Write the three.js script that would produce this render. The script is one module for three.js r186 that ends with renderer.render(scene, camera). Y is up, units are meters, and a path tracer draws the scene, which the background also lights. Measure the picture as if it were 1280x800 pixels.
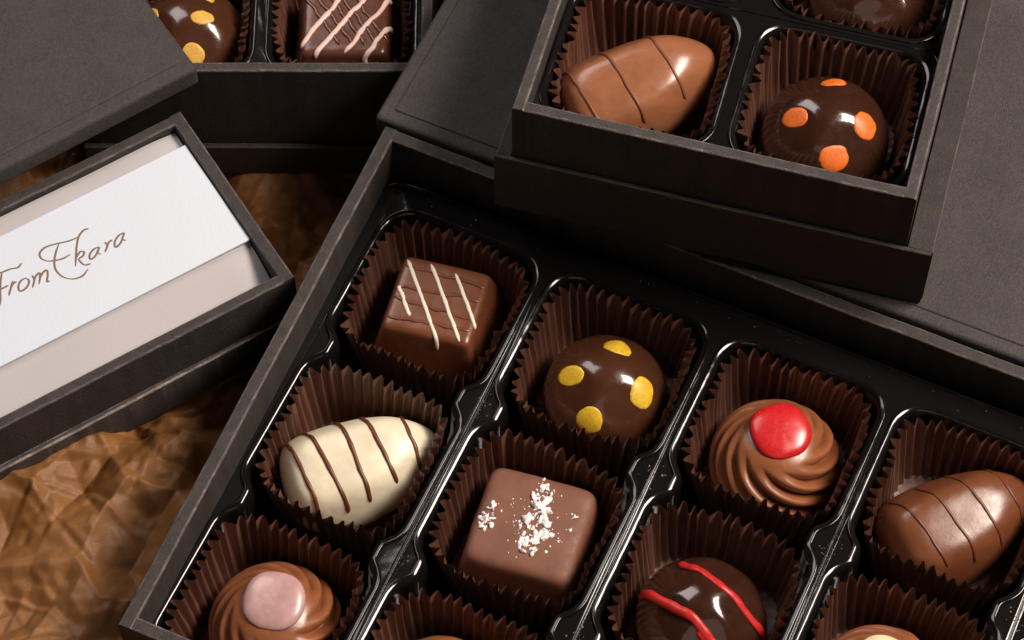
import * as THREE from 'three';
import { ImprovedNoise } from 'three/addons/math/ImprovedNoise.js';
import { RoundedBoxGeometry } from 'three/addons/geometries/RoundedBoxGeometry.js';
import { mergeGeometries } from 'three/addons/utils/BufferGeometryUtils.js';
import { RectAreaLightUniformsLib } from 'three/addons/lights/RectAreaLightUniformsLib.js';

// ---------------------------------------------------------------- camera, light, exposure
// Sizes below are written in millimetres; S turns them into metres. Height 0 mm is the tray of the large box, the paper lies at -36 mm.
const S = 0.001, UP = 36;
const scene = new THREE.Scene();
scene.background = new THREE.Color(0x000000);
const P = (x, y, z) => new THREE.Vector3(x * S, (y + UP) * S, z * S);

const camera = new THREE.PerspectiveCamera(13.04, 1024 / 640, 0.05, 20);
camera.position.copy(P(25.28, 515.86, 340.65));
camera.lookAt(P(25.28, 0, 28.17));

RectAreaLightUniformsLib.init();
function softbox(x, y, z, w, h, intensity, color, aim = [25, 0, 20]) {
  const l = new THREE.RectAreaLight(color, intensity, w, h);
  l.position.copy(P(x, y, z)); l.lookAt(P(...aim)); l.castShadow = true; l.name = 'softbox'; scene.add(l);
  return l;
}
softbox(575, 725, -15, 0.44, 0.26, 35, 0xffefe2);        // key light, high on the right
softbox(-380, 770, -480, 0.5, 0.5, 4.6, 0xfff6f4);       // larger, weaker soft source behind on the left

softbox(60, 760, 950, 0.8, 0.6, 0.45, 0xfff2ea, [25, 0, 20]); // faint light of the room in front

const renderer = new THREE.WebGLRenderer({ antialias: true });
renderer.toneMapping = THREE.LinearToneMapping;
renderer.toneMappingExposure = 1.0;
renderer.shadowMap.enabled = true;

// ---------------------------------------------------------------- helpers
let seed = 7;
const rnd = () => { seed = (seed * 1664525 + 1013904223) >>> 0; return seed / 4294967296; };
const reseed = (s) => { seed = s >>> 0; rnd(); rnd(); };
const perlin = new ImprovedNoise();
const N3 = (x, y, z = 0.37) => perlin.noise(x, y, z);
const rad = (d) => d * Math.PI / 180;
const lerp = (a, b, t) => a + (b - a) * t, clamp = (v, a, b) => Math.min(b, Math.max(a, v));
const smooth = (a, b, v) => { const t = clamp((v - a) / (b - a), 0, 1); return t * t * (3 - 2 * t); };
const taken = new Map();
function numbered(n) { const k = taken.get(n) ?? 0; taken.set(n, k + 1); return k ? `${n}_${String(k).padStart(3, '0')}` : n; }

// uv in metres, no seams: plan coordinates sheared by height
function planarUV(g) {
  const p = g.attributes.position, uv = new Float32Array(p.count * 2);
  for (let i = 0; i < p.count; i++) { uv[2 * i] = (p.getX(i) + 0.63 * p.getY(i)) * S; uv[2 * i + 1] = (p.getZ(i) - 0.77 * p.getY(i)) * S; }
  g.setAttribute('uv', new THREE.BufferAttribute(uv, 2));
  return g;
}
const done = new WeakSet();
function metres(g) { if (!done.has(g)) { if (!g.userData.ownUV) planarUV(g); g.scale(S, S, S); done.add(g); } return g; }
function part(name, g, m, parent, label) {
  const o = new THREE.Mesh(metres(g), m); o.name = name; o.castShadow = o.receiveShadow = true;
  if (label) o.userData.label = label;
  parent.add(o); return o;
}
function tag(o, label, category, group, kind) {
  if (label) o.userData.label = label;
  if (category) o.userData.category = category;
  if (group) o.userData.group = group;
  if (kind) o.userData.kind = kind;
  return o;
}
function thing(name, label, category, x, y, z, turn = 0, group) {
  const o = new THREE.Group(); o.name = numbered(name); o.position.copy(P(x, y, z)); o.rotation.y = rad(turn); scene.add(o);
  return tag(o, label, category, group);
}
const COVER = 0.08;                                       // the even tone of the boxes' black cover paper; only rubbed edges and the card box band's painted glint are paler
function loft(rings, { closed = true, capA = false, capB = false, colors = null } = {}) {
  const n = rings[0].length, pos = [], idx = [], col = [];
  for (let j = 0; j < rings.length; j++) for (let i = 0; i < n; i++) { pos.push(...rings[j][i]); if (colors) { const c = colors[j][i]; col.push(c, c, c); } }
  const m = closed ? n : n - 1;
  for (let j = 0; j + 1 < rings.length; j++) for (let i = 0; i < m; i++) {
    const a = j * n + i, b = j * n + (i + 1) % n, c = a + n, d = b + n;
    idx.push(a, c, b, b, c, d);
  }
  const cap = (j, flip) => {
    const r = rings[j], c = [0, 0, 0]; for (const q of r) for (let k = 0; k < 3; k++) c[k] += q[k] / n;
    const s = pos.length / 3; for (const q of r) { pos.push(...q); if (colors) col.push(COVER, COVER, COVER); } pos.push(...c); if (colors) col.push(COVER, COVER, COVER);
    for (let i = 0; i < n; i++) { const a = s + i, b = s + (i + 1) % n; flip ? idx.push(a, s + n, b) : idx.push(a, b, s + n); }
  };
  if (capA) cap(0, false); if (capB) cap(rings.length - 1, true);
  const g = new THREE.BufferGeometry();
  g.setAttribute('position', new THREE.Float32BufferAttribute(pos, 3)); g.setIndex(idx);
  if (colors) g.setAttribute('color', new THREE.Float32BufferAttribute(col, 3));
  g.computeVertexNormals();
  return g;
}

// ---------------------------------------------------------------- textures (matter only: grain, flecks, print)
function noiseTexture(size, fn, srgb) {
  const d = new Uint8Array(size * size * 4);
  for (let y = 0; y < size; y++) for (let x = 0; x < size; x++) { const c = fn(x / size, y / size); for (let k = 0; k < 3; k++) d[4 * (y * size + x) + k] = clamp(Math.round(255 * (Array.isArray(c) ? c[k] : c)), 0, 255); d[4 * (y * size + x) + 3] = 255; }
  const t = new THREE.DataTexture(d, size, size); t.wrapS = t.wrapT = THREE.RepeatWrapping; t.magFilter = THREE.LinearFilter; t.minFilter = THREE.LinearMipmapLinearFilter; t.generateMipmaps = true;
  if (srgb) t.colorSpace = THREE.SRGBColorSpace;
  t.needsUpdate = true; return t;
}
// tileable value noise
function tile(cells, s) {
  reseed(s); const v = Array.from({ length: cells * cells }, rnd);
  return (x, y) => {
    x *= cells; y *= cells; const i = Math.floor(x), j = Math.floor(y), f = x - i, h = y - j, u = f * f * (3 - 2 * f), w = h * h * (3 - 2 * h);
    const at = (a, b) => v[((b % cells) + cells) % cells * cells + ((a % cells) + cells) % cells];
    return lerp(lerp(at(i, j), at(i + 1, j), u), lerp(at(i, j + 1), at(i + 1, j + 1), u), w);
  };
}
const nA = tile(6, 11), nB = tile(17, 12), nC = tile(61, 13), nD = tile(190, 14), nE = tile(251, 15);
const every = (t, mm) => { const c = t.clone(); c.repeat.set(1000 / mm, 1000 / mm); c.needsUpdate = true; return c; };
const grainT = noiseTexture(512, (x, y) => 0.5 * nD(x, y) + 0.3 * nE(y, x) + 0.2 * nC(x, y));
const boardColorT = noiseTexture(512, (x, y) => { const v = 0.66 + 0.12 * nA(x, y) + 0.10 * nB(x, y) + 0.12 * (nC(x, y) - 0.5) + 0.5 * (nD(x, y) - 0.5) + 0.2 * (nE(y, x) > 0.86 ? 1 : 0); return [v, v * 0.985, v * 0.985]; });
const chocT = noiseTexture(512, (x, y) => { const v = 0.84 + 0.13 * (nA(x, y) - 0.5) + 0.12 * (nB(x, y) - 0.5) + 0.05 * (nC(x, y) - 0.5); return [v, v * (0.985 + 0.03 * nB(y, x)), v]; });
const softBumpT = noiseTexture(512, (x, y) => 0.55 * nB(x, y) + 0.35 * nC(x, y) + 0.1 * nD(x, y));
const flakeT = noiseTexture(512, (x, y) => { const v = 0.82 + 0.3 * (nC(x, y) - 0.5) - 0.3 * (nD(x, y) - 0.5), b = nB(x, y); return [v, v * (0.82 + 0.3 * b), v * (0.7 + 0.5 * b)]; });
const scuffT = noiseTexture(512, (x, y) => 0.78 + 0.22 * smooth(0.3, 0.75, 0.5 * nB(x, y) + 0.35 * nC(x, y) + 0.15 * nD(y, x)));

// ---------------------------------------------------------------- materials
const lin = (r, g, b) => new THREE.Color().setRGB(r, g, b);
const std = (o) => new THREE.MeshStandardMaterial({ side: THREE.DoubleSide, ...o });
const phys = (o) => new THREE.MeshPhysicalMaterial({ side: THREE.DoubleSide, ...o });
const boardMap = every(boardColorT, 46), boardBump = every(grainT, 24);
const M = {
  board: std({ color: lin(0.42, 0.352, 0.325), map: boardMap, roughness: 0.72, bumpMap: boardBump, bumpScale: 0.00012, vertexColors: true }),
  panel: std({ color: lin(0.06, 0.052, 0.0505), map: boardMap, roughness: 0.7, bumpMap: boardBump, bumpScale: 0.00014 }),
  plastic: phys({ color: lin(0.007, 0.006, 0.006), roughness: 0.13, bumpMap: every(softBumpT, 240), bumpScale: 0.00025, ior: 1.55 }),
  cup: phys({ color: lin(0.19, 0.084, 0.056), clearcoat: 0.5, clearcoatRoughness: 0.3, map: every(chocT, 30), roughness: 0.34, bumpMap: every(grainT, 14), bumpScale: 0.00006 }),
  milk: phys({ color: lin(0.34, 0.13, 0.058), map: every(chocT, 24), roughness: 0.37, roughnessMap: every(scuffT, 21), clearcoat: 0.4, clearcoatRoughness: 0.22, bumpMap: every(softBumpT, 17), bumpScale: 0.00002 }),
  milkDeep: phys({ color: lin(0.19, 0.062, 0.025), map: every(chocT, 24), roughness: 0.36, roughnessMap: every(scuffT, 19), clearcoat: 0.2, clearcoatRoughness: 0.3, bumpMap: every(softBumpT, 15), bumpScale: 0.00002 }),
  semi: phys({ color: lin(0.12, 0.042, 0.024), map: every(chocT, 24), roughness: 0.34, roughnessMap: every(scuffT, 19), clearcoat: 0.3, clearcoatRoughness: 0.2, bumpMap: every(softBumpT, 15), bumpScale: 0.00002 }),
  matte: phys({ color: lin(0.215, 0.085, 0.048), map: every(chocT, 26), roughness: 0.67, roughnessMap: every(scuffT, 23), bumpMap: every(softBumpT, 13), bumpScale: 0.00002 }),
  copper: phys({ color: lin(0.31, 0.105, 0.04), map: every(chocT, 22), roughness: 0.37, roughnessMap: every(scuffT, 18), clearcoat: 0.3, clearcoatRoughness: 0.25, bumpMap: every(softBumpT, 16), bumpScale: 0.00002 }),
  dark: phys({ color: lin(0.075, 0.026, 0.012), map: every(chocT, 22), roughness: 0.24, roughnessMap: every(scuffT, 20), clearcoat: 0.7, clearcoatRoughness: 0.08, bumpMap: every(softBumpT, 26), bumpScale: 0.00003 }),
  bitter: phys({ color: lin(0.045, 0.016, 0.009), map: every(chocT, 22), roughness: 0.20, roughnessMap: every(scuffT, 22), clearcoat: 0.8, clearcoatRoughness: 0.06, bumpMap: every(softBumpT, 30), bumpScale: 0.00003 }),
  ivory: phys({ color: lin(0.91, 0.82, 0.60), map: every(chocT, 30), roughness: 0.49, roughnessMap: every(scuffT, 25), clearcoat: 0.2, clearcoatRoughness: 0.3, bumpMap: every(softBumpT, 18), bumpScale: 0.00002 }),
  drizzleDark: phys({ color: lin(0.13, 0.038, 0.014), roughness: 0.4 }),
  drizzleMilk: phys({ color: lin(0.18, 0.062, 0.027), roughness: 0.4 }),
  drizzleWhite: phys({ color: lin(0.86, 0.78, 0.64), roughness: 0.45 }),
  drizzlePink: phys({ color: lin(0.72, 0.50, 0.44), roughness: 0.45 }),
  drizzleRed: phys({ color: lin(0.62, 0.025, 0.022), roughness: 0.35, map: every(flakeT, 12) }),
  yellow: phys({ color: lin(0.86, 0.56, 0.035), roughness: 0.42, map: every(flakeT, 9) }),
  gold: phys({ color: lin(0.80, 0.47, 0.07), roughness: 0.45, map: every(flakeT, 9) }),
  orange: phys({ color: lin(0.85, 0.19, 0.025), roughness: 0.42, map: every(flakeT, 9) }),
  red: phys({ color: lin(0.66, 0.018, 0.022), roughness: 0.3, clearcoat: 0.3, clearcoatRoughness: 0.2, map: every(flakeT, 16) }),
  pink: phys({ color: lin(0.60, 0.36, 0.34), roughness: 0.3, clearcoat: 0.3, clearcoatRoughness: 0.2, map: every(chocT, 16) }),
  cream: phys({ color: lin(0.86, 0.74, 0.44), roughness: 0.32, clearcoat: 0.3, clearcoatRoughness: 0.2, map: every(chocT, 16) }),
  crumb: phys({ color: lin(0.16, 0.11, 0.085), roughness: 0.7 }),
  salt: phys({ color: lin(0.93, 0.91, 0.89), roughness: 0.3, flatShading: true }),
  paper: phys({ color: lin(0.285, 0.122, 0.034), map: every(chocT, 55), roughness: 0.52, bumpMap: every(grainT, 20), bumpScale: 0.00008 }),
  liner: std({ color: lin(0.47, 0.45, 0.455), roughness: 0.8, bumpMap: boardBump, bumpScale: 0.00004 }),
};

// ---------------------------------------------------------------- the crumpled brown paper everything lies on
function facets(cell, turn, s) {          // a warped triangular net of random heights, joined by flat faces that meet in sharp creases
  const c = Math.cos(turn), q = Math.sin(turn), hash = (i, j) => { let h = (Math.imul(i + 4096, 374761393) ^ Math.imul(j + 4096, 668265263) ^ Math.imul(s, 2246822519)) >>> 0; h = Math.imul(h ^ (h >>> 15), 2246822519) >>> 0; h = Math.imul(h ^ (h >>> 13), 3266489917) >>> 0; return ((h ^ (h >>> 16)) >>> 0) / 4294967296 * 2 - 1; };
  return (x, z) => {
    const wx = x + cell * 0.45 * N3(x / cell * 0.35, z / cell * 0.35, s + 0.3) , wz = z + cell * 0.45 * N3(x / cell * 0.35, z / cell * 0.35, s + 20.7);
    const X = (wx * c + wz * q) / cell, Z = (-wx * q + wz * c) / cell, k = (X + Z) * 0.366, i = Math.floor(X + k), j = Math.floor(Z + k);
    const a = X + k - i, b = Z + k - j, h0 = hash(i, j), h2 = hash(i + 1, j + 1);
    return a > b ? h0 + (hash(i + 1, j) - h0) * (a - b) + (h2 - h0) * b : h0 + (hash(i, j + 1) - h0) * (b - a) + (h2 - h0) * a;
  };
}
{
  const f1 = facets(30, 0.4, 3), f2 = facets(12.5, 1.3, 5), f3 = facets(5.4, 2.2, 9), f4 = facets(2.6, 0.9, 17);
  const height = (x, z) => {
    const live = 0.6 + 0.4 * smooth(-0.2, 0.3, N3(x * 0.03, z * 0.03, 3.3));
    let y = 2.8 * f1(x, z) + 5.2 * f2(x, z) + live * (2.3 * f3(x, z) + 0.6 * f4(x, z));
    const fold = (f, k) => smooth(0.05, 0, Math.abs(N3(x * f + k, z * f, k)));                       // thin pinched fold lines
    y += 0.5 * fold(0.03, 2.2) - 0.6 * fold(0.026, 5.7);
    y += 13 * smooth(-6, -36, x) * smooth(-12, 26, z + 0.25 * x) + 9 * smooth(20, 70, z);   // the sheet is bunched up under the card box and in front of it
    return y;
  };
  const axis = (a, b, lo, hi, fine, far) => { const r = []; for (let k = 10; k >= 1; k--) r.push(a - (a - lo) * (k / 10)); for (let v = a; v <= b; v += fine) r.push(v); for (let k = 1; k <= 10; k++) r.push(b + (hi - b) * (k / 10)); return r; };
  const xs = axis(-122, 4, -330, 380, 0.42), zs = axis(-45, 128, -330, 330, 0.42);
  const pos = [], idx = [];
  for (const z of zs) for (const x of xs) pos.push(x, 0, z);
  let lo = 1e9; for (let i = 0; i < pos.length; i += 3) { pos[i + 1] = height(pos[i], pos[i + 2]); }
  // below the boxes the sheet is pressed flat
  const boxes = [[67.6, 88, 24.5, 103, 65, -3], [-85.3, 29.1, -32, 59, 26, 14.5], [-33, -78, 0, 42, 42, -3]];
  for (let i = 0; i < pos.length; i += 3) {
    let press = 0, to = -3;
    for (const [cx, cz, a, hx, hz, level] of boxes) {
      const c = Math.cos(rad(a)), s = Math.sin(rad(a)), dx = pos[i] - cx, dz = pos[i + 2] - cz, u = Math.abs(dx * c + dz * s) - hx, v = Math.abs(-dx * s + dz * c) - hz;
      const w = 1 - smooth(-2.5, 0.5, Math.max(u, v)); if (w > press) { press = w; to = level; }
    }
    pos[i + 1] = lerp(clamp(pos[i + 1] - 1, -6, 34), to, press);
  }
  const n = xs.length; for (let j = 0; j + 1 < zs.length; j++) for (let i = 0; i + 1 < n; i++) { const a = j * n + i; idx.push(a, a + n, a + 1, a + 1, a + n, a + n + 1); }
  const g = new THREE.BufferGeometry(); g.setAttribute('position', new THREE.Float32BufferAttribute(pos, 3)); g.setIndex(idx); g.computeVertexNormals();
  const o = part('crumpled_paper_ground', g, M.paper, scene); o.position.copy(P(0, -36, 0));
  tag(o, 'crumpled copper brown wrapping paper spread under the boxes', 'paper', null, 'structure');
}

// ---------------------------------------------------------------- boxes
// vertex colours here are the black cover paper (low value) and the pale board showing where its folded edges are rubbed through (high value); on the card box's band it also paints an edge highlight
// a board wall wrapped in black paper: x 0..len, y 0..h, z 0..t; the folded upper edges are scuffed lighter
function wallGeo(len, h, t, s, wearGlint = 1, r = 0.55) {
  const rings = [], cols = [], seg = Math.max(2, Math.round(len / 0.9)), prof = [];
  const arc = (cx, cy, a0) => { for (let k = 0; k <= 4; k++) { const a = rad(a0 + k * 22.5); prof.push([cx + r * Math.cos(a), cy + r * Math.sin(a), cy > h / 2]); } };
  arc(t - r, h - r, 0); arc(r, h - r, 90); arc(r, r, 180); arc(t - r, r, 270);
  for (let i = 0; i <= seg; i++) {
    const x = len * i / seg, e = 0.16 * N3(x * 0.07, s * 3.1, 1) + 0.05 * N3(x * 0.5, s, 5);
    rings.push(prof.map(([z, y, top]) => [x, y + (top ? e : 0), z + 0.16 * N3(x * 0.05, s * 1.7, y * 0.02)]));
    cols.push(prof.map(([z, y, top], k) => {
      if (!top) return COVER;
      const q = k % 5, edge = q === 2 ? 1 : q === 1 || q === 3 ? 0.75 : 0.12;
      return Math.min(1, COVER + wearGlint * edge * (0.12 + 0.3 * smooth(-0.3, 0.45, N3(x * 0.22, s + k, 2)) + 0.3 * smooth(0.05, 0.5, N3(x * 0.9, s * 2 + k, 8))));
    }));
  }
  return loft(rings, { capA: true, capB: true, colors: cols });
}
// walls round x 0..w, z -d..0 (near wall at z = 0), top at y = 0; skew opens the left side
function addWalls(root, w, d, h, t, s, skew = 0, name = 'wall') {
  const add = (len, x, y, z, turn, k) => { const m = part(name, wallGeo(len, h, t, s + k), M.board, root); m.position.set(x * S, (y - h) * S, z * S); m.rotation.y = rad(turn); return m; };
  add(w - 0.6, 0.3, -0.12, -t, 0, 1); add(w + skew - 0.6, -skew + 0.3, -0.12, -d, 0, 2);
  const L = Math.hypot(d, skew);
  add(L, -skew, 0, -d, -90 + Math.atan2(skew, d) * 180 / Math.PI, 3).position.x += t * S;
  add(d, w, 0, -d, -90, 4);
}
function lidGeo(w, d, h, r = 1.1) { return new RoundedBoxGeometry(w, h, d, 5, r); }
function addLid(root, x, y, z, w, d, h, turn = 0) {      // x, z: near left corner, y: upper face
  const lid = new THREE.Group(); lid.name = 'lid'; lid.position.set(x * S, y * S, z * S); lid.rotation.y = rad(turn); root.add(lid);
  const a = part('panel', lidGeo(w, d, h), M.panel, lid); a.position.set(w / 2 * S, -h / 2 * S, -d / 2 * S);
  const b = part('inset_board', new RoundedBoxGeometry(w - 6.4, 1.2, d - 6.4, 4, 0.5), M.panel, lid); b.position.set(w / 2 * S, -0.25 * S, -d / 2 * S);
  return lid;
}

// plastic trays: nc channels of nr pockets; local origin is the corner of the first pocket, u = x, w = z, tray face at y = 0
function channel(nr, pitch, half, neck) {
  const r = 6.2, R = half, pts = [], hw = (w) => {
    let best = 0;
    for (let i = 0; i < nr; i++) { const d = Math.abs(w - i * pitch); if (d <= R - r) best = Math.max(best, R); else if (d < R) best = Math.max(best, R - r + Math.sqrt(Math.max(0, r * r - (d - R + r) ** 2))); }
    return (w > 0 && w < (nr - 1) * pitch) ? Math.max(best, neck) : best;
  };
  const w0 = -R, w1 = (nr - 1) * pitch + R;
  const side = []; 
  for (let k = 0; k <= 8; k++) side.push([(R - r) * k / 8, w0]);
  for (let k = 1; k <= 10; k++) { const a = rad(-90 + 9 * k); side.push([R - r + r * Math.cos(a), w0 + r + r * Math.sin(a)]); }
  for (let w = w0 + r + 0.5; w < w1 - r; w += 0.5) side.push([hw(w), w]);
  for (let k = 0; k <= 10; k++) { const a = rad(9 * k); side.push([R - r + r * Math.cos(a), w1 - r + r * Math.sin(a)]); }
  for (let k = 7; k >= 0; k--) side.push([(R - r) * k / 8, w1]);
  let loop = side.concat(side.slice(1, -1).reverse().map(([x, w]) => [-x, w]));
  for (let it = 0; it < 4; it++) loop = loop.map((q, i) => { const a = loop[(i + loop.length - 1) % loop.length], b = loop[(i + 1) % loop.length]; return [(a[0] + 2 * q[0] + b[0]) / 4, (a[1] + 2 * q[1] + b[1]) / 4]; });
  return loop;
}
function offset(loop, o) {                               // loop runs clockwise seen from above: outward is to the left of travel
  return loop.map((q, i) => { const a = loop[(i + loop.length - 1) % loop.length], b = loop[(i + 1) % loop.length]; let tx = b[0] - a[0], tz = b[1] - a[1]; const l = Math.hypot(tx, tz) || 1; return [q[0] + tz / l * o, q[1] - tx / l * o]; });
}
function buildTray(root, { nc, nr, pitch = 40, half = 18.3, neck = 15, back = 6, front = 5, left = 5, right = 5, skew = 0, depth = 20, dip = 0.1 }) {
  const loops = []; for (let c = 0; c < nc; c++) loops.push(channel(nr, pitch, half, neck).map(([x, w]) => [x + c * pitch, w]));
  const x0 = -half - left, x1 = (nc - 1) * pitch + half + right, z0 = -half - back, z1 = (nr - 1) * pitch + half + front;
  const lx = (z) => x0 + skew * (z - z0) / (z1 - z0);
  const plateY = (x, z) => -0.35 - dip * Math.max(0, -half + 3.4 - x) - 0.05 * Math.max(0, x - ((nc - 1) * pitch + half - 3.4)) + 0.12 * N3(x * 0.07, z * 0.07, 2.2);
  // outer edge
  const outer = []; const cr = 4.5, corner = (cx, cz, a0) => { for (let k = 0; k <= 8; k++) { const a = rad(a0 + k * 11.25); outer.push([cx + cr * Math.cos(a), cz + cr * Math.sin(a)]); } };
  const strip = (ax, az, bx, bz) => { for (let k = 1; k < 40; k++) outer.push([lerp(ax, bx, k / 40), lerp(az, bz, k / 40)]); };
  corner(x1 - cr, z0 + cr, -90); strip(x1, z0 + cr, x1, z1 - cr); corner(x1 - cr, z1 - cr, 0); strip(x1 - cr, z1, lx(z1) + cr, z1); corner(lx(z1) + cr, z1 - cr, 90); strip(lx(z1), z1 - cr, lx(z0), z0 + cr); corner(lx(z0) + cr, z0 + cr, 180); strip(lx(z0) + cr, z0, x1 - cr, z0);
  const ring = (l, o, y, plate) => offset(l, o).map(([x, z]) => [x, plate ? plateY(x, z) : y + (plateY(x, z) + 0.35) * 0.8 + 0.06 * N3(x * 0.16, z * 0.16, 4.4) + 0.02 * N3(x * 0.5, z * 0.5, 9.4), z]);
  const shape = new THREE.Shape(offset(outer, -0.55).map(([x, z]) => new THREE.Vector2(x, -z)));
  for (const l of loops) shape.holes.push(new THREE.Path(offset(l, 1.15).map(([x, z]) => new THREE.Vector2(x, -z))));
  const plate = new THREE.ShapeGeometry(shape); plate.rotateX(-Math.PI / 2);
  { const p = plate.attributes.position; for (let i = 0; i < p.count; i++) p.setY(i, plateY(p.getX(i), p.getZ(i))); plate.computeVertexNormals(); }
  const strip2 = (l, prof) => loft(prof.map(([o, y, f]) => ring(l, o, y, f)));
  const rim = strip2(outer, [[-0.55, 0, true], [-0.4, -0.2], [-0.25, 0.02], [-0.1, 0.08], [0.08, 0.0], [0.18, -0.3], [0.3, -1.2], [0.45, -5], [0.6, -depth]]);
  const clean = (g) => { g.deleteAttribute('uv'); g.deleteAttribute('color'); return g.index ? g.toNonIndexed() : g; };
  const deck = mergeGeometries([clean(plate), clean(rim)]);
  part('deck', deck, M.plastic, root);
  for (const l of loops) {
    const wall = strip2(l, [[1.15, 0, true], [1.05, -0.2], [0.95, 0.08], [0.8, 0.17], [0.62, 0.18], [0.42, 0.12], [0.1, -0.01], [-0.12, -0.14], [-0.34, -0.34], [-0.52, -0.62], [-0.66, -1.0], [-0.76, -1.6], [-1.0, -3], [-1.2, -10], [-2.2, -depth + 1.5], [-3.2, -depth - 0.2]]);
    const fs = new THREE.Shape(offset(l, -3.0).map(([x, z]) => new THREE.Vector2(x, -z))), fl = new THREE.ShapeGeometry(fs); fl.rotateX(-Math.PI / 2); fl.translate(0, -depth - 0.2, 0);
    part('pocket', mergeGeometries([clean(wall), clean(fl)]), M.plastic, root);
  }
}

// ---------------------------------------------------------------- pleated paper cups
function cupGeo(s, { half0 = 14, half1 = 16.6, depth = 20, over = -0.3, pleats = 48 } = {}) {
  reseed(100 + s);
  const per = 14, n = pleats * per, nn = 4.6, J = 16, base = [], big = 2400; let acc = 0; const fine = [];
  const sq = (a) => { const c = Math.cos(a), q = Math.sin(a), r = 1 / Math.pow(Math.abs(c) ** nn + Math.abs(q) ** nn, 1 / nn); return [r * c, r * q]; };
  for (let i = 0; i <= big; i++) { const q = sq(2 * Math.PI * i / big); if (i) acc += Math.hypot(q[0] - fine[i - 1][0], q[1] - fine[i - 1][1]); fine.push([q[0], q[1], acc]); }
  let k = 0; for (let i = 0; i < n; i++) { const t = acc * i / n; while (fine[k + 1][2] < t) k++; const f = (t - fine[k][2]) / (fine[k + 1][2] - fine[k][2]); base.push([lerp(fine[k][0], fine[k + 1][0], f), lerp(fine[k][1], fine[k + 1][1], f)]); }
  const nrm = base.map((q, i) => { const a = base[(i + n - 1) % n], b = base[(i + 1) % n]; const tx = b[0] - a[0], tz = b[1] - a[1], l = Math.hypot(tx, tz); return [tz / l, -tx / l]; });
  const jit = Array.from({ length: pleats }, () => [rnd() - 0.5, rnd() - 0.5, rnd() - 0.5]);
  const rings = [];
  for (let j = 0; j <= J; j++) {
    const v = j / J, half = lerp(half0, half1, Math.pow(v, 0.85)), amp = lerp(0.26, 0.85, Math.pow(v, 0.9));
    rings.push(base.map((q, i) => {
      const ph = i / per, pl = Math.floor(ph), f = ph - pl, a = jit[pl], b = jit[(pl + 1) % pleats], g = f * f * (3 - 2 * f), J0 = lerp(a[0], b[0], g), J1 = lerp(a[1], b[1], g), J2 = lerp(a[2], b[2], g);
      const wave = Math.sin(2 * Math.PI * (ph + 0.5 * v * J2) - 0.18 * Math.sin(4 * Math.PI * ph));
      const lean = 1.2 * N3(q[0] * 1.3 + s * 5, q[1] * 1.3, s) * v * v;
      const o = amp * (1 + 0.6 * J1) * wave + 0.8 * v * v * J0 + lean;
      const y = -depth + (depth + over) * v + v * v * (0.7 * J1 + 0.7 * N3(q[0] * 2 + s, q[1] * 2, 5) + 0.25 * wave);
      return [q[0] * half + nrm[i][0] * o, y, q[1] * half + nrm[i][1] * o];
    }));
  }
  rings.unshift(rings[0].map(([x, y, z]) => [x * 0.5, y - 0.02, z * 0.5]));
  const g = loft(rings, { capA: true }); g.translate(0, depth, 0); return g;
}
const cupVariants = [1, 2, 3, 4, 5].map((s) => cupGeo(s));

// ---------------------------------------------------------------- chocolate bodies: rounded convex forms F(p) = 1
function bodyF({ a, b = a, c = a, k = 12, planes = [], taper = 0, e = 2 }) {
  return (x, y, z) => {
    const cc = c * (1 - taper * x / a), bb = y > 0 ? b * (1 - 0.5 * taper * x / a) : b;
    let s = Math.pow(Math.pow(Math.abs(x / a), e) + Math.pow(Math.abs(y / bb), e) + Math.pow(Math.abs(z / cc), e), k / e);
    for (const [nx, ny, nz, h] of planes) { const d = (nx * x + ny * y + nz * z) / h; if (d > 0) s += Math.pow(d, k); }
    return Math.pow(s, 1 / k);
  };
}
// F is centred `drop` above the base the body stands on; the body is cut flat there
function bodyGeo(F, drop, nt = 60, np = 120, lump = 0, s = 1) {
  const rings = [];
  for (let j = 0; j <= nt; j++) {
    const th = Math.PI * Math.max(0.004, j / nt), ring = [];
    for (let i = 0; i < np; i++) {
      const ph = 2 * Math.PI * i / np, d = [Math.sin(th) * Math.cos(ph), Math.cos(th), -Math.sin(th) * Math.sin(ph)];
      const l = 1 + lump * N3(d[0] * 2.3 + s, d[1] * 2.3, d[2] * 2.3); let p = onRay(F, [0, 0, 0], d).map((q) => q * l);
      if (p[1] < -drop) { const t = -drop / p[1]; p = [p[0] * t, -drop, p[2] * t]; }
      ring.push([p[0], p[1] + drop, p[2]]);
    }
    rings.push(ring);
  }
  rings.reverse();
  return loft(rings, { capB: true });
}
function onRay(F, c, d) { let lo = 0, hi = 60; for (let k = 0; k < 44; k++) { const m = (lo + hi) / 2; F(c[0] + d[0] * m, c[1] + d[1] * m, c[2] + d[2] * m) < 1 ? lo = m : hi = m; } return [c[0] + d[0] * lo, c[1] + d[1] * lo, c[2] + d[2] * lo]; }
function gradient(F, p) { const h = 0.02, f = F(...p); const g = new THREE.Vector3(F(p[0] + h, p[1], p[2]) - f, F(p[0], p[1] + h, p[2]) - f, F(p[0], p[1], p[2] + h) - f); return g.normalize(); }
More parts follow.
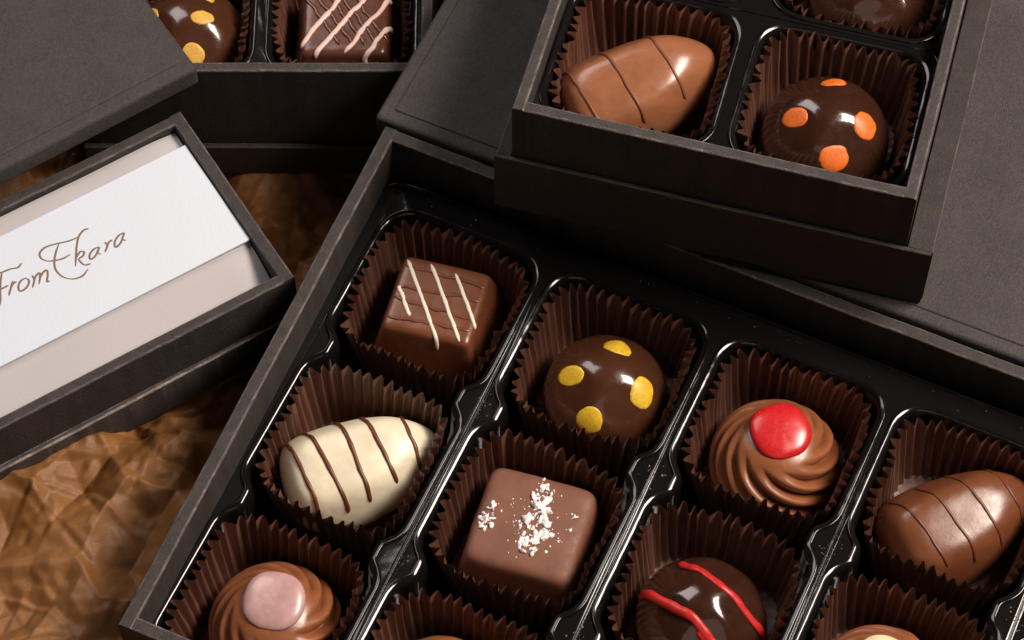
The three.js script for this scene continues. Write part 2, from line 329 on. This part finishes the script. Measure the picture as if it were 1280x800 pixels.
// a piped line over the body: the cut of a vertical plane through (x, z) with plan direction deg, from angle f0 to f1 (0 = far down one side, 180 = the other)
function stripeGeo(F, drop, x, z, deg, f0, f1, r, s, wob = 0.25, flat = 0.75) {
  const pts = [], n = 64, t = [Math.cos(rad(deg)), 0, Math.sin(rad(deg))];
  for (let i = 0; i <= n; i++) {
    const f = rad(lerp(f0, f1, i / n)), w = wob * N3(i * 0.09, s * 1.9, 3) * 2, c = [x - t[2] * w, 0, z + t[0] * w];
    const d = [-t[0] * Math.cos(f), Math.sin(f), -t[2] * Math.cos(f)], p = onRay(F, c, d), g = gradient(F, p);
    pts.push([new THREE.Vector3(...p), g]);
  }
  const rings = [], m = 12;
  for (let i = 0; i <= n; i++) {
    const [p, g] = pts[i], a = pts[Math.max(0, i - 1)][0], b = pts[Math.min(n, i + 1)][0], tan = b.clone().sub(a).normalize(), side = new THREE.Vector3().crossVectors(tan, g).normalize();
    const e = Math.min(i, n - i) / 3, rr = r * Math.sqrt(clamp(e, 0.02, 1)) * (1 + 0.28 * N3(i * 0.17, s * 2.3, 6)), ring = [];
    for (let k = 0; k < m; k++) { const q = 2 * Math.PI * k / m; const v = p.clone().addScaledVector(side, rr * Math.cos(q)).addScaledVector(g, rr * flat * Math.sin(q) + rr * 0.12); ring.push([v.x, v.y + drop, v.z]); }
    rings.push(ring);
  }
  return loft(rings, { capA: true, capB: true });
}
function dotGeo(F, drop, az, elev, ra, rb, turn, th = 0.15) {
  const d = new THREE.Vector3(Math.cos(rad(elev)) * Math.sin(rad(az)), Math.sin(rad(elev)), Math.cos(rad(elev)) * Math.cos(rad(az)));
  const p0 = d.clone().divideScalar(F(d.x, d.y, d.z)), g = gradient(F, [p0.x, p0.y, p0.z]), t1 = new THREE.Vector3().crossVectors(Math.abs(g.y) > 0.95 ? new THREE.Vector3(0, 0, 1) : new THREE.Vector3(0, 1, 0), g).normalize(), t2 = new THREE.Vector3().crossVectors(g, t1);
  const rings = [], m = 40, K = 9;
  for (let j = 0; j <= K; j++) {
    const rho = Math.max(0.01, Math.min(1, j / (K - 1))), lift = j === K ? -0.3 : th * Math.pow(1 - rho ** 3.2, 0.6) + 0.03, ring = [];
    for (let i = 0; i < m; i++) {
      const q = 2 * Math.PI * i / m, wob = 1 + 0.1 * N3(Math.cos(q) * 1.4 + az, Math.sin(q) * 1.4, elev * 0.1) + 0.05 * N3(Math.cos(q) * 4 + az, Math.sin(q) * 4, 2), cx = ra * Math.cos(q) * rho * wob, cz = rb * Math.sin(q) * rho * wob, c = Math.cos(rad(turn)), s = Math.sin(rad(turn));
      const v = p0.clone().addScaledVector(t1, cx * c - cz * s).addScaledVector(t2, cx * s + cz * c); v.divideScalar(F(v.x, v.y, v.z)).addScaledVector(g, lift);
      ring.push([v.x, v.y + drop, v.z]);
    }
    rings.push(ring);
  }
  return loft(rings, { capA: true });
}
function swirlGeo(R, H, ridges = 11, twist = 2.8) {
  const rings = [], nt = 72, np = 308;
  for (let j = 0; j <= nt; j++) {
    const v = Math.max(0.008, j / nt), t = Math.min(1, v / 0.86), low = Math.max(0, (v - 0.86) / 0.14);
    const r0 = R * Math.pow(Math.sin(t * Math.PI / 2), 0.82) * (1 - 0.1 * low * low), y0 = lerp(H * (1 - 0.66 * Math.pow(Math.max(0, t - 0.2) / 0.8, 1.3)), 0, low);
    const dep = 3.0 * smooth(0.3, 0.55, t) * (1 - 0.5 * low), slope = Math.atan(1.5 * t), ring = [];
    for (let i = 0; i < np; i++) {
      const ph = 2 * Math.PI * i / np, w = ridges * (ph - twist * Math.pow(t, 0.9)) / 2, ridge = Math.pow(Math.abs(Math.sin(w)), 0.8) - 1 + 0.12 * N3(ph * 1.3, t * 2, 5);
      const r = r0 + dep * ridge * Math.sin(slope), y = y0 + dep * ridge * Math.cos(slope) * 0.8;
      ring.push([r * Math.cos(ph), Math.max(0, y), -r * Math.sin(ph)]);
    }
    rings.push(ring);
  }
  rings.reverse();
  return loft(rings, { capA: true, capB: true });
}
function ellipsoidCap(a, b) { return bodyGeo(bodyF({ a, b, c: a, k: 4, e: 2.3 }), b * 0.55, 32, 72, 0.02, 3); }

// each maker returns a Group at the chocolate's base
const podF = bodyF({ a: 18.3, b: 12.2, c: 11.4, k: 12, e: 2.1, taper: 0.32, planes: [[0, 0.975, 0.22, 10.1], [0, 0.62, -0.785, 10.4], [0, 0.3, 0.954, 11.9], [-1, 0.12, 0, 17.2]] });
const podDrop = 8.4, podBody = bodyGeo(podF, podDrop, 72, 160, 0.008, 2);
function pod(o, m, stripes, sm, r, name = 'drizzle_line') {
  part('body', podBody, m, o);
  stripes.forEach(([x, tilt, f0, f1], i) => part(name, stripeGeo(podF, podDrop, x, 0, 90 + tilt, f0, f1, r, i + 1 + x, 0.13), sm, o));
}
const ballF = bodyF({ a: 13.6, b: 12.6, c: 13.6, k: 46, planes: [0, 1, 2, 3].map((i) => { const q = rad(-28 + 90 * i + 9 * (i % 2)); return [0.6 * Math.cos(q), 0.8, 0.6 * Math.sin(q), 12.1]; }) });
const ballDrop = 8.5, ballBody = bodyGeo(ballF, ballDrop, 72, 150, 0.012, 4);
function ball(o, m, dots, dm) { part('body', ballBody, m, o); for (const [az, el, a, b, t] of dots) part('dot', dotGeo(ballF, ballDrop, az, el, a, b, t), dm, o); }
const swirlBody = swirlGeo(14.2, 18.4);
function swirl(o, cm, dx = 0, dz = 0) { part('body', swirlBody, M.copper, o); const c = part('cap', ellipsoidCap(6.4, 1.6), cm, o); c.position.set(dx * S, 18.0 * S, dz * S); c.rotation.x = 0.1; }
const sqF = bodyF({ a: 40, b: 40, c: 40, k: 17, planes: [[0, 1, 0, 8.6], [0.975, 0.22, 0, 11.4], [-0.975, 0.22, 0, 11.4], [0, 0.22, 0.975, 11.1], [0, 0.22, -0.975, 11.1]] }), sqDrop = 8.6, sqBody = bodyGeo(sqF, sqDrop, 84, 176, 0.012, 6);
const slabF = bodyF({ a: 40, b: 40, c: 40, k: 9, planes: [[0, 1, 0, 7.4], [0.99, 0.14, 0, 12.4], [-0.99, 0.14, 0, 12.4], [0, 0.14, 0.99, 12.4], [0, 0.14, -0.99, 12.4]] }), slabDrop = 8.4, slabBody = bodyGeo(slabF, slabDrop, 72, 160, 0.015, 8);
const domeF = bodyF({ a: 13.8, b: 12.6, c: 13.8, k: 44, planes: [0, 1, 2, 3, 4].map((i) => { const q = rad(14 + 72 * i); return [0.6 * Math.cos(q), 0.8, 0.6 * Math.sin(q), 12.1]; }) }), domeDrop = 7.5, domeBody = bodyGeo(domeF, domeDrop, 72, 150, 0.02, 9);

// ---------------------------------------------------------------- the large box
const YAW = 24.5, cy = Math.cos(rad(YAW)), sy = Math.sin(rad(YAW));
const big = (u, w) => [u * cy - w * sy, u * sy + w * cy];       // tray coordinates of the large box to the place
{
  const [x, z] = big(-4.6, 117);
  const o = thing('chocolate_box', 'large open black box holding three rows of chocolates, its lid folded back flat', 'box', x, 10, z, -YAW);
  // local: x along the rows, z towards the near wall at 0
  addWalls(o, 206, 130.4, 46, 3.0, 1, 4.4);
  const f = part('floor', new RoundedBoxGeometry(200, 2, 124, 2, 0.4), M.board, o); f.geometry.setAttribute('color', new THREE.Float32BufferAttribute(new Float32Array(f.geometry.attributes.position.count * 3).fill(COVER), 3)); f.position.set(101 * S, -43 * S, -65 * S);
  addLid(o, -7.1, 1.6, -130.6, 212, 128, 6.4);
  const hinge = part('hinge_strip', new RoundedBoxGeometry(200, 0.6, 3.2, 2, 0.25), M.panel, o); hinge.position.set(101 * S, -9 * S, -131.5 * S);
}
{
  const [x, z] = big(17, 17);
  const o = thing('plastic_tray', 'glossy black moulded plastic tray with pockets in the large box', 'tray', x, 0, z, -YAW);
  buildTray(o, { nc: 5, nr: 3, back: 6.3, front: 3.5, left: 5.0, right: 4.5, skew: 3.2, dip: 0.16 });
}
{
  const tray = scene.children[scene.children.length - 1], bits = []; reseed(77);
  const bit = (x, z) => { const g = new THREE.IcosahedronGeometry(1, 0), r = 0.07 + 0.15 * rnd() * rnd(); g.deleteAttribute('uv'); g.scale(r * (0.7 + rnd()), r * 0.6, r * (0.7 + rnd())); g.rotateY(rnd() * 6); g.translate(x, -0.3, z); bits.push(g); };
  for (let c = 0; c < 4; c++) for (let r = 0; r < 2; r++) for (let k = 0; k < 16; k++) bit(20 + 40 * c + (rnd() + rnd() - 1) * 3, 20 + 40 * r + (rnd() + rnd() - 1) * 4);
  for (let k = 0; k < 26; k++) bit(-14 + rnd() * 160, -20.3 - rnd() * 3.2);
  tag(part('crumbs', mergeGeometries(bits), M.crumb, tray), null, null, null, 'stuff');
}
// rows of the large box: [column, row]
const cupGroup = 'pleated cups in the large box';
function cupAt(c, r, what, variant, turn = 0) {
  const [x, z] = big(17 + 40 * c, 17 + 40 * r);
  const o = part(numbered('paper_cup'), cupVariants[variant % 5], M.cup, scene); o.position.copy(P(x, -19.8, z)); o.rotation.y = rad(-YAW + turn);
  return tag(o, `brown pleated paper cup around the ${what}`, 'paper cup', cupGroup);
}
function chocAt(name, label, c, r, du, dw, turn, group) {
  const [x, z] = big(17 + 40 * c + du, 17 + 40 * r + dw);
  return thing(name, label, 'chocolate', x, -19.6, z, turn, group);
}
const POD = 'oval chocolates', SWIRL = 'swirled chocolates', DOT = 'dotted round chocolates', SQ = 'square chocolates';

function stripedSquare(o, m, lineM) {
  part('body', sqBody, m, o);
  for (const [z, t] of [[-6.2, 3], [-1.6, -4], [2.4, 3], [6.3, -3]]) part('ridge', stripeGeo(sqF, sqDrop, 0, z, t, 42, 138, 0.42, z, 0.35, 0.5), m, o);
  return lineM;
}
// back row
{
  cupAt(0, 0, 'square milk chocolate with four white lines', 0);
  const o = chocAt('square_chocolate', 'square milk chocolate with four white piped lines across the top', 0, 0, 0, -1.2, -15, SQ);
  stripedSquare(o, M.milkDeep);
  for (const [x, t, f0, f1] of [[-8.2, -31, 80, 128], [-3.6, -31, 40, 158], [1.8, -31, 40, 142], [7.0, -31, 44, 126]]) part('piped_line', stripeGeo(sqF, sqDrop, x, 0, 88 + t, f0, f1, 0.44, x, 0.07), M.drizzleWhite, o);

  cupAt(1, 0, 'round chocolate with yellow dots', 1);
  const b = chocAt('dotted_chocolate', 'round dark chocolate with four yellow dots in the large box', 1, 0, 1.2, 1.2, 0, DOT);
  ball(b, M.dark, [[158, 58, 3.5, 2.6, 0], [-86, 52, 3.2, 2.3, 60], [60, 46, 3.6, 3.0, 40], [-20, 34, 2.9, 3.3, 0]], M.yellow);

  cupAt(2, 0, 'swirled chocolate with a red cap', 2);
  swirl(chocAt('swirl_chocolate', 'swirled milk chocolate dome with a round red cap', 2, 0, 0.4, 0.2, 20, SWIRL), M.red, 0.6, -0.8);

  cupAt(3, 0, 'oval milk chocolate beside the red capped swirl', 3);
  pod(chocAt('oval_chocolate', 'oval milk chocolate with thin dark lines beside the red capped swirl', 3, 0, 1.0, -0.6, 26, POD), M.milkDeep, [[-10, -8, 20, 150], [-3.5, -8, 20, 160], [3.5, -8, 20, 160], [11, -6, 25, 150]], M.drizzleDark, 0.33);

  cupAt(4, 0, 'dark dome ending the back row', 4);
  part('body', domeBody, M.bitter, chocAt('dome_chocolate', 'plain dark chocolate dome in the corner pocket of the back row', 4, 0, 0, 0, 0));
}
// middle row
{
  cupAt(0, 1, 'white oval chocolate', 4, 180);
  pod(chocAt('oval_chocolate', 'white oval chocolate with thin brown lines', 0, 1, 0.6, -0.8, 19, POD), M.ivory, [[-12.6, -6, 14, 165], [-7.4, -10, 14, 165], [-1.2, -4, 14, 160], [4.6, -8, 14, 150], [11.6, -2, 20, 150]], M.drizzleDark, 0.46);

  cupAt(1, 1, 'square chocolate sprinkled with salt', 0, 90);
  const o = chocAt('square_chocolate', 'smooth square milk chocolate sprinkled with white salt flakes', 1, 1, 0.6, -0.8, -17, SQ);
  part('body', slabBody, M.matte, o);
  reseed(55); const flakes = [], proto = [0, 1, 2].map((k) => { const g = new THREE.IcosahedronGeometry(1, 0); g.deleteAttribute('uv'); g.deleteAttribute('normal'); return g; });
  const put = (x, z, r) => {
    const p = onRay(slabF, [x * 0.6, 0, z * 0.6], [x * 0.4 / 10, 0.69, z * 0.4 / 10]); const q = onRay(slabF, [x, 0, z], [0, 1, 0]);
    const g = proto[Math.floor(rnd() * 3)].clone(); g.scale(r * (0.8 + 0.9 * rnd()), r * (0.3 + 0.4 * rnd()), r * (0.6 + 0.7 * rnd())); g.rotateX(rnd() * 6); g.rotateY(rnd() * 6); g.rotateZ(rnd() * 6); g.translate(q[0], q[1] + slabDrop + r * 0.15, q[2]); g.computeVertexNormals(); flakes.push(g);
  };
  const clump = (cx, cz, n, spread, big) => { for (let k = 0; k < n; k++) put(clamp(cx + (rnd() + rnd() - 1) * spread, -10.6, 10.2), clamp(cz + (rnd() + rnd() - 1) * spread, -10.6, 10), 0.16 + big * rnd() * rnd()); };
  for (let k = 0; k < 17; k++) { const t = k / 16; clump(lerp(0.2, 1.6, t) + (rnd() - 0.5) * 5.2, lerp(-9.5, 6, t) + (rnd() - 0.5) * 2, 10, 1.7, 0.95); }
  for (let k = 0; k < 5; k++) clump(-8.4 + (rnd() - 0.5) * 3, 1.6 + (rnd() - 0.5) * 6.5, 10, 1.5, 0.8);
  for (let k = 0; k < 3; k++) clump(7.4 + (rnd() - 0.5) * 2, -4 + k * 3, 4, 0.9, 0.7);
  clump(0, 0, 60, 9, 0.18);
  tag(part('salt_flakes', mergeGeometries(flakes), M.salt, o), null, null, null, 'stuff');

  cupAt(2, 1, 'glossy dark dome with red lines', 1, 180);
  const d = chocAt('dome_chocolate', 'glossy dark chocolate dome with red piped lines', 2, 1, 0.4, 2.0, 0);
  part('body', domeBody, M.bitter, d);
  for (const [x, z, t, f0, f1, r] of [[-3.4, 3.8, 42, 18, 178, 1.05], [-3.6, 5.2, 34, 104, 178, 0.85], [3.1, -3.5, 42, 34, 172, 0.9]]) part('piped_line', stripeGeo(domeF, domeDrop, x, z, t, f0, f1, r, x, 0.3, 0.6), M.drizzleRed, d);

  cupAt(3, 1, 'swirled chocolate with a cream cap', 2, 90);
  swirl(chocAt('swirl_chocolate', 'swirled milk chocolate dome with a cream coloured cap', 3, 1, -0.6, 1.0, 60, SWIRL), M.cream, 0.4, -0.5);

  cupAt(4, 1, 'orange dotted chocolate by the cream capped swirl', 3, 90);
  ball(chocAt('dotted_chocolate', 'round dark chocolate with orange dots next to the cream capped swirl', 4, 1, 0, 0, 40, DOT), M.dark, [[165, 58, 3.2, 2.2, 0], [-80, 56, 2.9, 1.9, 60], [48, 54, 3.2, 2.7, 40], [-18, 46, 2.6, 3.0, 0]], M.orange);
}
// front row
{
  cupAt(0, 2, 'swirled chocolate with a pink cap', 3, 180);
  swirl(chocAt('swirl_chocolate', 'swirled milk chocolate dome with a dusky pink cap', 0, 2, 1.0, -0.8, -10, SWIRL), M.pink, 0.3, -0.6);

  cupAt(1, 2, 'plain milk dome in front of the salted square', 4, 90);
  part('body', domeBody, M.copper, chocAt('dome_chocolate', 'plain milk chocolate dome in front of the salted square chocolate', 1, 2, -1, 0.6, 0));

  cupAt(2, 2, 'milk chocolate oval in front of the red lined dome', 0, 270);
  pod(chocAt('oval_chocolate', 'oval milk chocolate in front of the red lined dome', 2, 2, 0, 2, 20, POD), M.milk, [[-6, -8, 20, 150], [4, -8, 20, 150]], M.drizzleDark, 0.33);
}

// ---------------------------------------------------------------- the small box standing on the large box's lid
const Y2 = 15.5, c2 = Math.cos(rad(Y2)), s2 = Math.sin(rad(Y2));
const two = (u, v) => [25.3 + u * c2 - v * s2, 6.5 + u * s2 + v * c2];
{
  const o = thing('chocolate_box', 'small open black box of chocolates standing on the large lid', 'box', 25.3, 48, 6.5, -Y2);
  addWalls(o, 84.3, 84, 35.4, 2.6, 21);
  const f = part('floor', new RoundedBoxGeometry(80, 1.6, 80, 2, 0.4), M.panel, o); f.position.set(42 * S, -34 * S, -42 * S);
  // the shallow base tray round its foot
  const band = (len, h, t, x, y, z, turn, k) => { const m = part('base_band', wallGeo(len, h, t, 40 + k, 0.55, 0.4), M.board, o); m.position.set(x * S, y * S, z * S); m.rotation.y = rad(turn); };
  band(93.2, 18.6, 1.0, -3.6, -35.7, 0.15, 0, 1);
  band(84, 18.4, 5.4, 89.9, -35.7, -84, -90, 2);
  band(84, 18.4, 3.2, -0.15, -35.7, -84, -90, 3);
  const t = thing('plastic_tray', 'black plastic tray holding the shiny oval and the orange dotted chocolate', 'tray', ...(([x, z]) => [x, 42, z])(two(22, -22.5)), -Y2);
  buildTray(t, { nc: 2, nr: 1, pitch: 40.4, half: 17.9, back: 1.8, front: 1.8, left: 1.9, right: 1.9, depth: 20, dip: 0.05 });
  const t2 = thing('plastic_tray', 'black plastic tray holding two dark domes in the small box', 'tray', ...(([x, z]) => [x, 42, z])(two(22, -61.5)), -Y2);
  buildTray(t2, { nc: 2, nr: 1, pitch: 40.4, half: 17.9, back: 1.8, front: 1.8, left: 1.7, right: 1.8, depth: 20, dip: 0.05 });
}
const smallGroup = 'pleated cups in the small box';
function cupTwo(u, v, what, variant, turn = 0) {
  const [x, z] = two(u, v), o = part(numbered('paper_cup'), cupVariants[variant], M.cup, scene); o.position.copy(P(x, 22.2, z)); o.rotation.y = rad(-Y2 + turn);
  tag(o, `brown pleated paper cup around the ${what}`, 'paper cup', smallGroup);
}
{
  const at = (name, label, u, v, turn, group) => { const [x, z] = two(u, v); return thing(name, label, 'chocolate', x, 22.4, z, turn, group); };
  cupTwo(22, -22.5, 'oval milk chocolate in the small box', 2);
  const shiny = at('oval_chocolate', 'shiny oval milk chocolate with thin lines in the small box', 22.4, -22.6, 22, POD); shiny.rotation.z = 0.15; shiny.position.y += 2 * S;
  pod(shiny, M.milk, [[-12, -6, 25, 150], [-3.2, -6, 18, 160], [7, -6, 18, 160]], M.drizzleMilk, 0.34);
  cupTwo(62.4, -22.5, 'round dark chocolate with orange dots', 0, 180);
  ball(at('dotted_chocolate', 'round dark chocolate with four orange dots in the small box', 62.2, -21.6, 0, DOT), M.bitter, [[168, 52, 2.9, 2.0, 0], [-78, 54, 3.0, 2.2, 60], [66, 50, 3.1, 3.0, 40], [4, 36, 3.3, 3.0, 0]], M.orange);
  cupTwo(62.4, -61.5, 'dark dome behind the orange dotted chocolate', 1);
  part('body', domeBody, M.bitter, at('dome_chocolate', 'dark chocolate dome behind the orange dotted chocolate', 64, -61.5, 0));
  cupTwo(22, -61.5, 'dark dome behind the shiny oval chocolate', 3);
  part('body', domeBody, M.dark, at('dome_chocolate', 'dark chocolate dome behind the shiny oval chocolate', 22, -61.5, 30));
}

// ---------------------------------------------------------------- the box at the back, half hidden by the lids
{
  const o = thing('chocolate_box', 'open black box of chocolates behind the card box and the large box', 'box', -73, 3, -36, 0);
  addWalls(o, 80, 82, 38, 2.6, 61);
  const f = part('floor', new RoundedBoxGeometry(76, 1.6, 78, 2, 0.4), M.panel, o); f.position.set(40 * S, -34 * S, -41 * S);
  const bandPts = []; // its base band bows a little
  const m = part('base_band', wallGeo(84, 11, 1.4, 71, 0.4, 0.4), M.board, o); m.position.set(-2 * S, -39 * S, 0.3 * S);
  const t = thing('plastic_tray', 'black plastic tray in the box behind the others', 'tray', -51.5, -3.5, -94.6, 0);
  buildTray(t, { nc: 2, nr: 2, pitch: 37.4, half: 16.6, neck: 13, back: 1.8, front: 1.8, left: 1.9, right: 1.9, depth: 20, dip: 0.04 });
  const g3 = 'pleated cups in the box behind', cup3 = (c, r, what, v) => { const q = part(numbered('paper_cup'), cupGeo3[v], M.cup, scene); q.position.copy(P(-51.5 + 37.4 * c, -23.3, -57.2 - 37.4 * r)); tag(q, `brown pleated paper cup around the ${what}`, 'paper cup', g3); };
  const cupGeo3 = [6, 7].map((s) => cupGeo(s, { half0: 12.8, half1: 15 }));
  cup3(0, 0, 'gold dotted chocolate beside the card box lid', 0); cup3(1, 0, 'square chocolate with pale pink lines', 1);
  const b = thing('dotted_chocolate', 'round dark chocolate with gold dots beside the grey card box lid', 'chocolate', -50.5, -23.1, -57, 0, DOT);
  ball(b, M.dark, [[150, 50, 3.0, 2.2, 0], [-95, 48, 2.7, 2.0, 50], [70, 70, 2.9, 1.9, 10], [12, 40, 2.6, 2.9, 20]], M.gold);
  const q = thing('square_chocolate', 'square milk chocolate with pale pink piped lines in the box behind', 'chocolate', -13.6, -23.1, -57, 0, SQ);
  part('body', sqBody, M.semi, q);
  for (const [x, z, d, f0, f1] of [[-5.5, 0, -58, 40, 146], [0, 0, -56, 30, 150], [5.5, 1, -58, 40, 150], [8, 5, -60, 40, 146]]) part('piped_line', stripeGeo(sqF, sqDrop, x, z, d, f0, f1, 0.62, x, 0.3), M.drizzlePink, q);
  for (const x of [-6.4, -2.8, 0.8, 4.4, 8]) part('ridge', stripeGeo(sqF, sqDrop, x * 0.8, 0, 58, 45, 135, 0.55, x, 0.3, 0.6), M.semi, q);
}

// ---------------------------------------------------------------- the card box
{
  const A = 32, o = thing('gift_box', 'narrow black gift box holding a white card, its grey lid folded back', 'box', -23, 4, 20.5, A);
  // local: near right corner at 0, x to the right, z towards the near wall
  const g = new THREE.Group(); // walls are written from the near left corner
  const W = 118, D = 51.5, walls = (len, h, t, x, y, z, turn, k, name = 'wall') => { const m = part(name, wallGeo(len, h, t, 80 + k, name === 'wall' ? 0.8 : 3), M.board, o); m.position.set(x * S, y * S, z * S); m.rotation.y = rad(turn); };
  walls(W - 0.6, 24, 2.6, -W + 1.6, -24.12, -2.6, 0, 1); walls(W - 0.6, 24, 2.6, -W + 1.6, -24.12, -D, 0, 2);
  walls(D, 24, 3.0, 1.6, -24, -D, -90, 3); walls(D, 24, 3.0, -W + 4.4, -24, -D, -90, 4);
  walls(W + 4, 11.4, 1.6, -W - 1, -25, 0.2, 0.4, 5, 'base_band');  // rubbed tone turned up here to paint the ledge's bright edge highlight
  addLid(o, -W - 2, 6.3, -D - 0.6, W + 11.0, 62, 6.0, 1.6);
  // folded white liner, sagging towards the near wall and the right end
  const rings = []; const nx = 60, nz = 30;
  for (let j = 0; j <= nz; j++) { const r = []; for (let i = 0; i <= nx; i++) { const x = lerp(-W + 5, -1.7, i / nx), z = lerp(-D + 2.8, -2.9, j / nz); const sag = smooth(-15, -1, z) * (2.2 + 2.6 * smooth(-46, -2, x)) + 0.6 * smooth(-8, -2, x); r.push([x, -1.9 - sag + 0.25 * N3(x * 0.06, z * 0.09, 3), z]); } rings.push(r); }
  const lower = rings.map((r) => r.map(([x, y, z]) => [x, -12, z]));
  const loopRings = []; // close it to a pad with thickness
  const top = loft(rings, { closed: false });
  const l = thing('paper_liner', 'off white folded paper liner under the card in the gift box', 'paper', -23, 4, 20.5, A);
  part('sheet', top, M.liner, l);
  const pad = part('pad', new RoundedBoxGeometry(W - 7.4, 13, D - 6.2, 3, 1), M.liner, l); pad.position.set((-W / 2 + 1.6) * S, -14 * S, (-D / 2 - 0.05) * S);

  // the card with its handwriting
  const strokes = [[[-54.75,-35.62],[-53.49,-35.8],[-51.75,-35.22],[-49.37,-34.92],[-47.76,-34.42],[-46.63,-34.98]],[[-51.26,-35.13],[-52.4,-33.52],[-53.76,-31.01],[-55.03,-28.47],[-56.02,-27.63],[-57.02,-28.05]],[[-54.6,-31.54],[-53.34,-31.38],[-51.66,-31.38]],[[-50.33,-31.81],[-51.39,-30.58],[-52.66,-28.99]],[[-51.78,-30.2],[-50.44,-31.25],[-49.74,-31.31]],[[-47.69,-31.08],[-48.84,-30.96],[-49.98,-29.83],[-50.13,-28.66],[-49.09,-28.6],[-47.73,-29.34],[-47.26,-30.4],[-47.69,-31.08]],[[-46.12,-30.86],[-46.16,-29.83],[-47.39,-28.08]],[[-46.72,-29.13],[-45.31,-30.44],[-44.45,-30.66],[-44.84,-29.64],[-45.81,-28.14]],[[-45.14,-29.19],[-43.65,-30.37],[-42.79,-30.47],[-43.1,-29.4],[-44.08,-27.69],[-43.6,-27.69]],[[-33.03,-34.45],[-35.38,-34.68],[-38.04,-35.49],[-40.57,-35.88],[-42.13,-35.15],[-42.45,-33.86],[-41.62,-32.49],[-39.99,-31.68],[-38.51,-31.26],[-36.7,-31.33]],[[-37.39,-35.17],[-38.95,-33.58],[-40.41,-31.52],[-41.09,-29.41],[-40.65,-27.1],[-39.13,-25.44],[-37.0,-24.95],[-35.1,-25.87]],[[-30.18,-35.3],[-31.15,-35.43],[-32.7,-34.68],[-34.05,-33.08],[-35.56,-30.62],[-37.0,-28.04]],[[-35.88,-29.88],[-34.37,-30.81],[-33.75,-30.42],[-34.31,-29.62],[-35.68,-29.33]],[[-35.68,-29.33],[-35.51,-27.95],[-35.11,-27.15],[-33.97,-26.86]],[[-30.46,-29.77],[-31.68,-29.81],[-33.15,-28.89],[-33.45,-27.85],[-32.26,-28.04],[-30.85,-29.16],[-30.41,-29.61],[-31.37,-28.42],[-30.96,-27.91]],[[-28.77,-30.12],[-28.64,-29.19],[-29.86,-27.9]],[[-29.32,-28.42],[-27.87,-29.73],[-27.15,-29.8]],[[-24.11,-30.21],[-25.43,-30.05],[-27.01,-28.89],[-27.34,-27.74],[-25.97,-28.12],[-24.55,-29.5],[-24.1,-29.95],[-25.15,-28.63],[-24.61,-28.21]]];
  const cw = 104, ch = 29.5, px = 19, cv = document.createElement('canvas'); cv.width = Math.round(cw * px); cv.height = Math.round(ch * px);
  const x1 = -1.6, z0 = -43.6, ctx = cv.getContext('2d'); ctx.fillStyle = '#d3dce7'; ctx.fillRect(0, 0, cv.width, cv.height); ctx.fillStyle = '#7d665a';
  for (const st of strokes) {
    const curve = new THREE.CatmullRomCurve3(st.map(([x, z]) => new THREE.Vector3(x, 0, z))), L = curve.getLength(), n = Math.ceil(L * 34);
    for (let i = 0; i <= n; i++) {       // a broad nib held at a slant
      const q = curve.getPoint(i / n), X = (q.x - (x1 - cw)) * px, Y = (q.z - z0) * px, end = Math.min(1, 0.45 + 0.55 * Math.min(i, n - i) / (0.12 * n + 1)), w = 0.44 * px * end, h = 0.17 * px;
      ctx.save(); ctx.translate(X, Y); ctx.rotate(0.75); ctx.fillRect(-w / 2, -h / 2 - 0.6, w, h + 1.2); ctx.restore();
    }
  }
  const tex = new THREE.CanvasTexture(cv); tex.colorSpace = THREE.SRGBColorSpace; tex.flipY = true;
  const cardM = std({ map: tex, color: 0xffffff, roughness: 0.75, bumpMap: boardBump.clone(), bumpScale: 0.00002 }); cardM.bumpMap.repeat.set(cw / 24, ch / 24); cardM.bumpScale = 0.00005;
  const c = thing('greeting_card', 'white card with brown handwriting reading From Ekara', 'card', -23, 4, 20.5, A);
  const plain = std({ color: 0xd3dce7, roughness: 0.75 });
  const body = part('card_board', new RoundedBoxGeometry(cw, 0.5, ch, 2, 0.1), plain, c); body.position.set((x1 - cw / 2) * S, -1.25 * S, (z0 + ch / 2) * S);
  const face = new THREE.PlaneGeometry(cw - 0.3, ch - 0.3); face.rotateX(-Math.PI / 2); face.userData.ownUV = true;
  const fm = part('printed_face', face, cardM, c); fm.position.set((x1 - cw / 2) * S, -0.985 * S, (z0 + ch / 2) * S);
}

renderer.render(scene, camera);
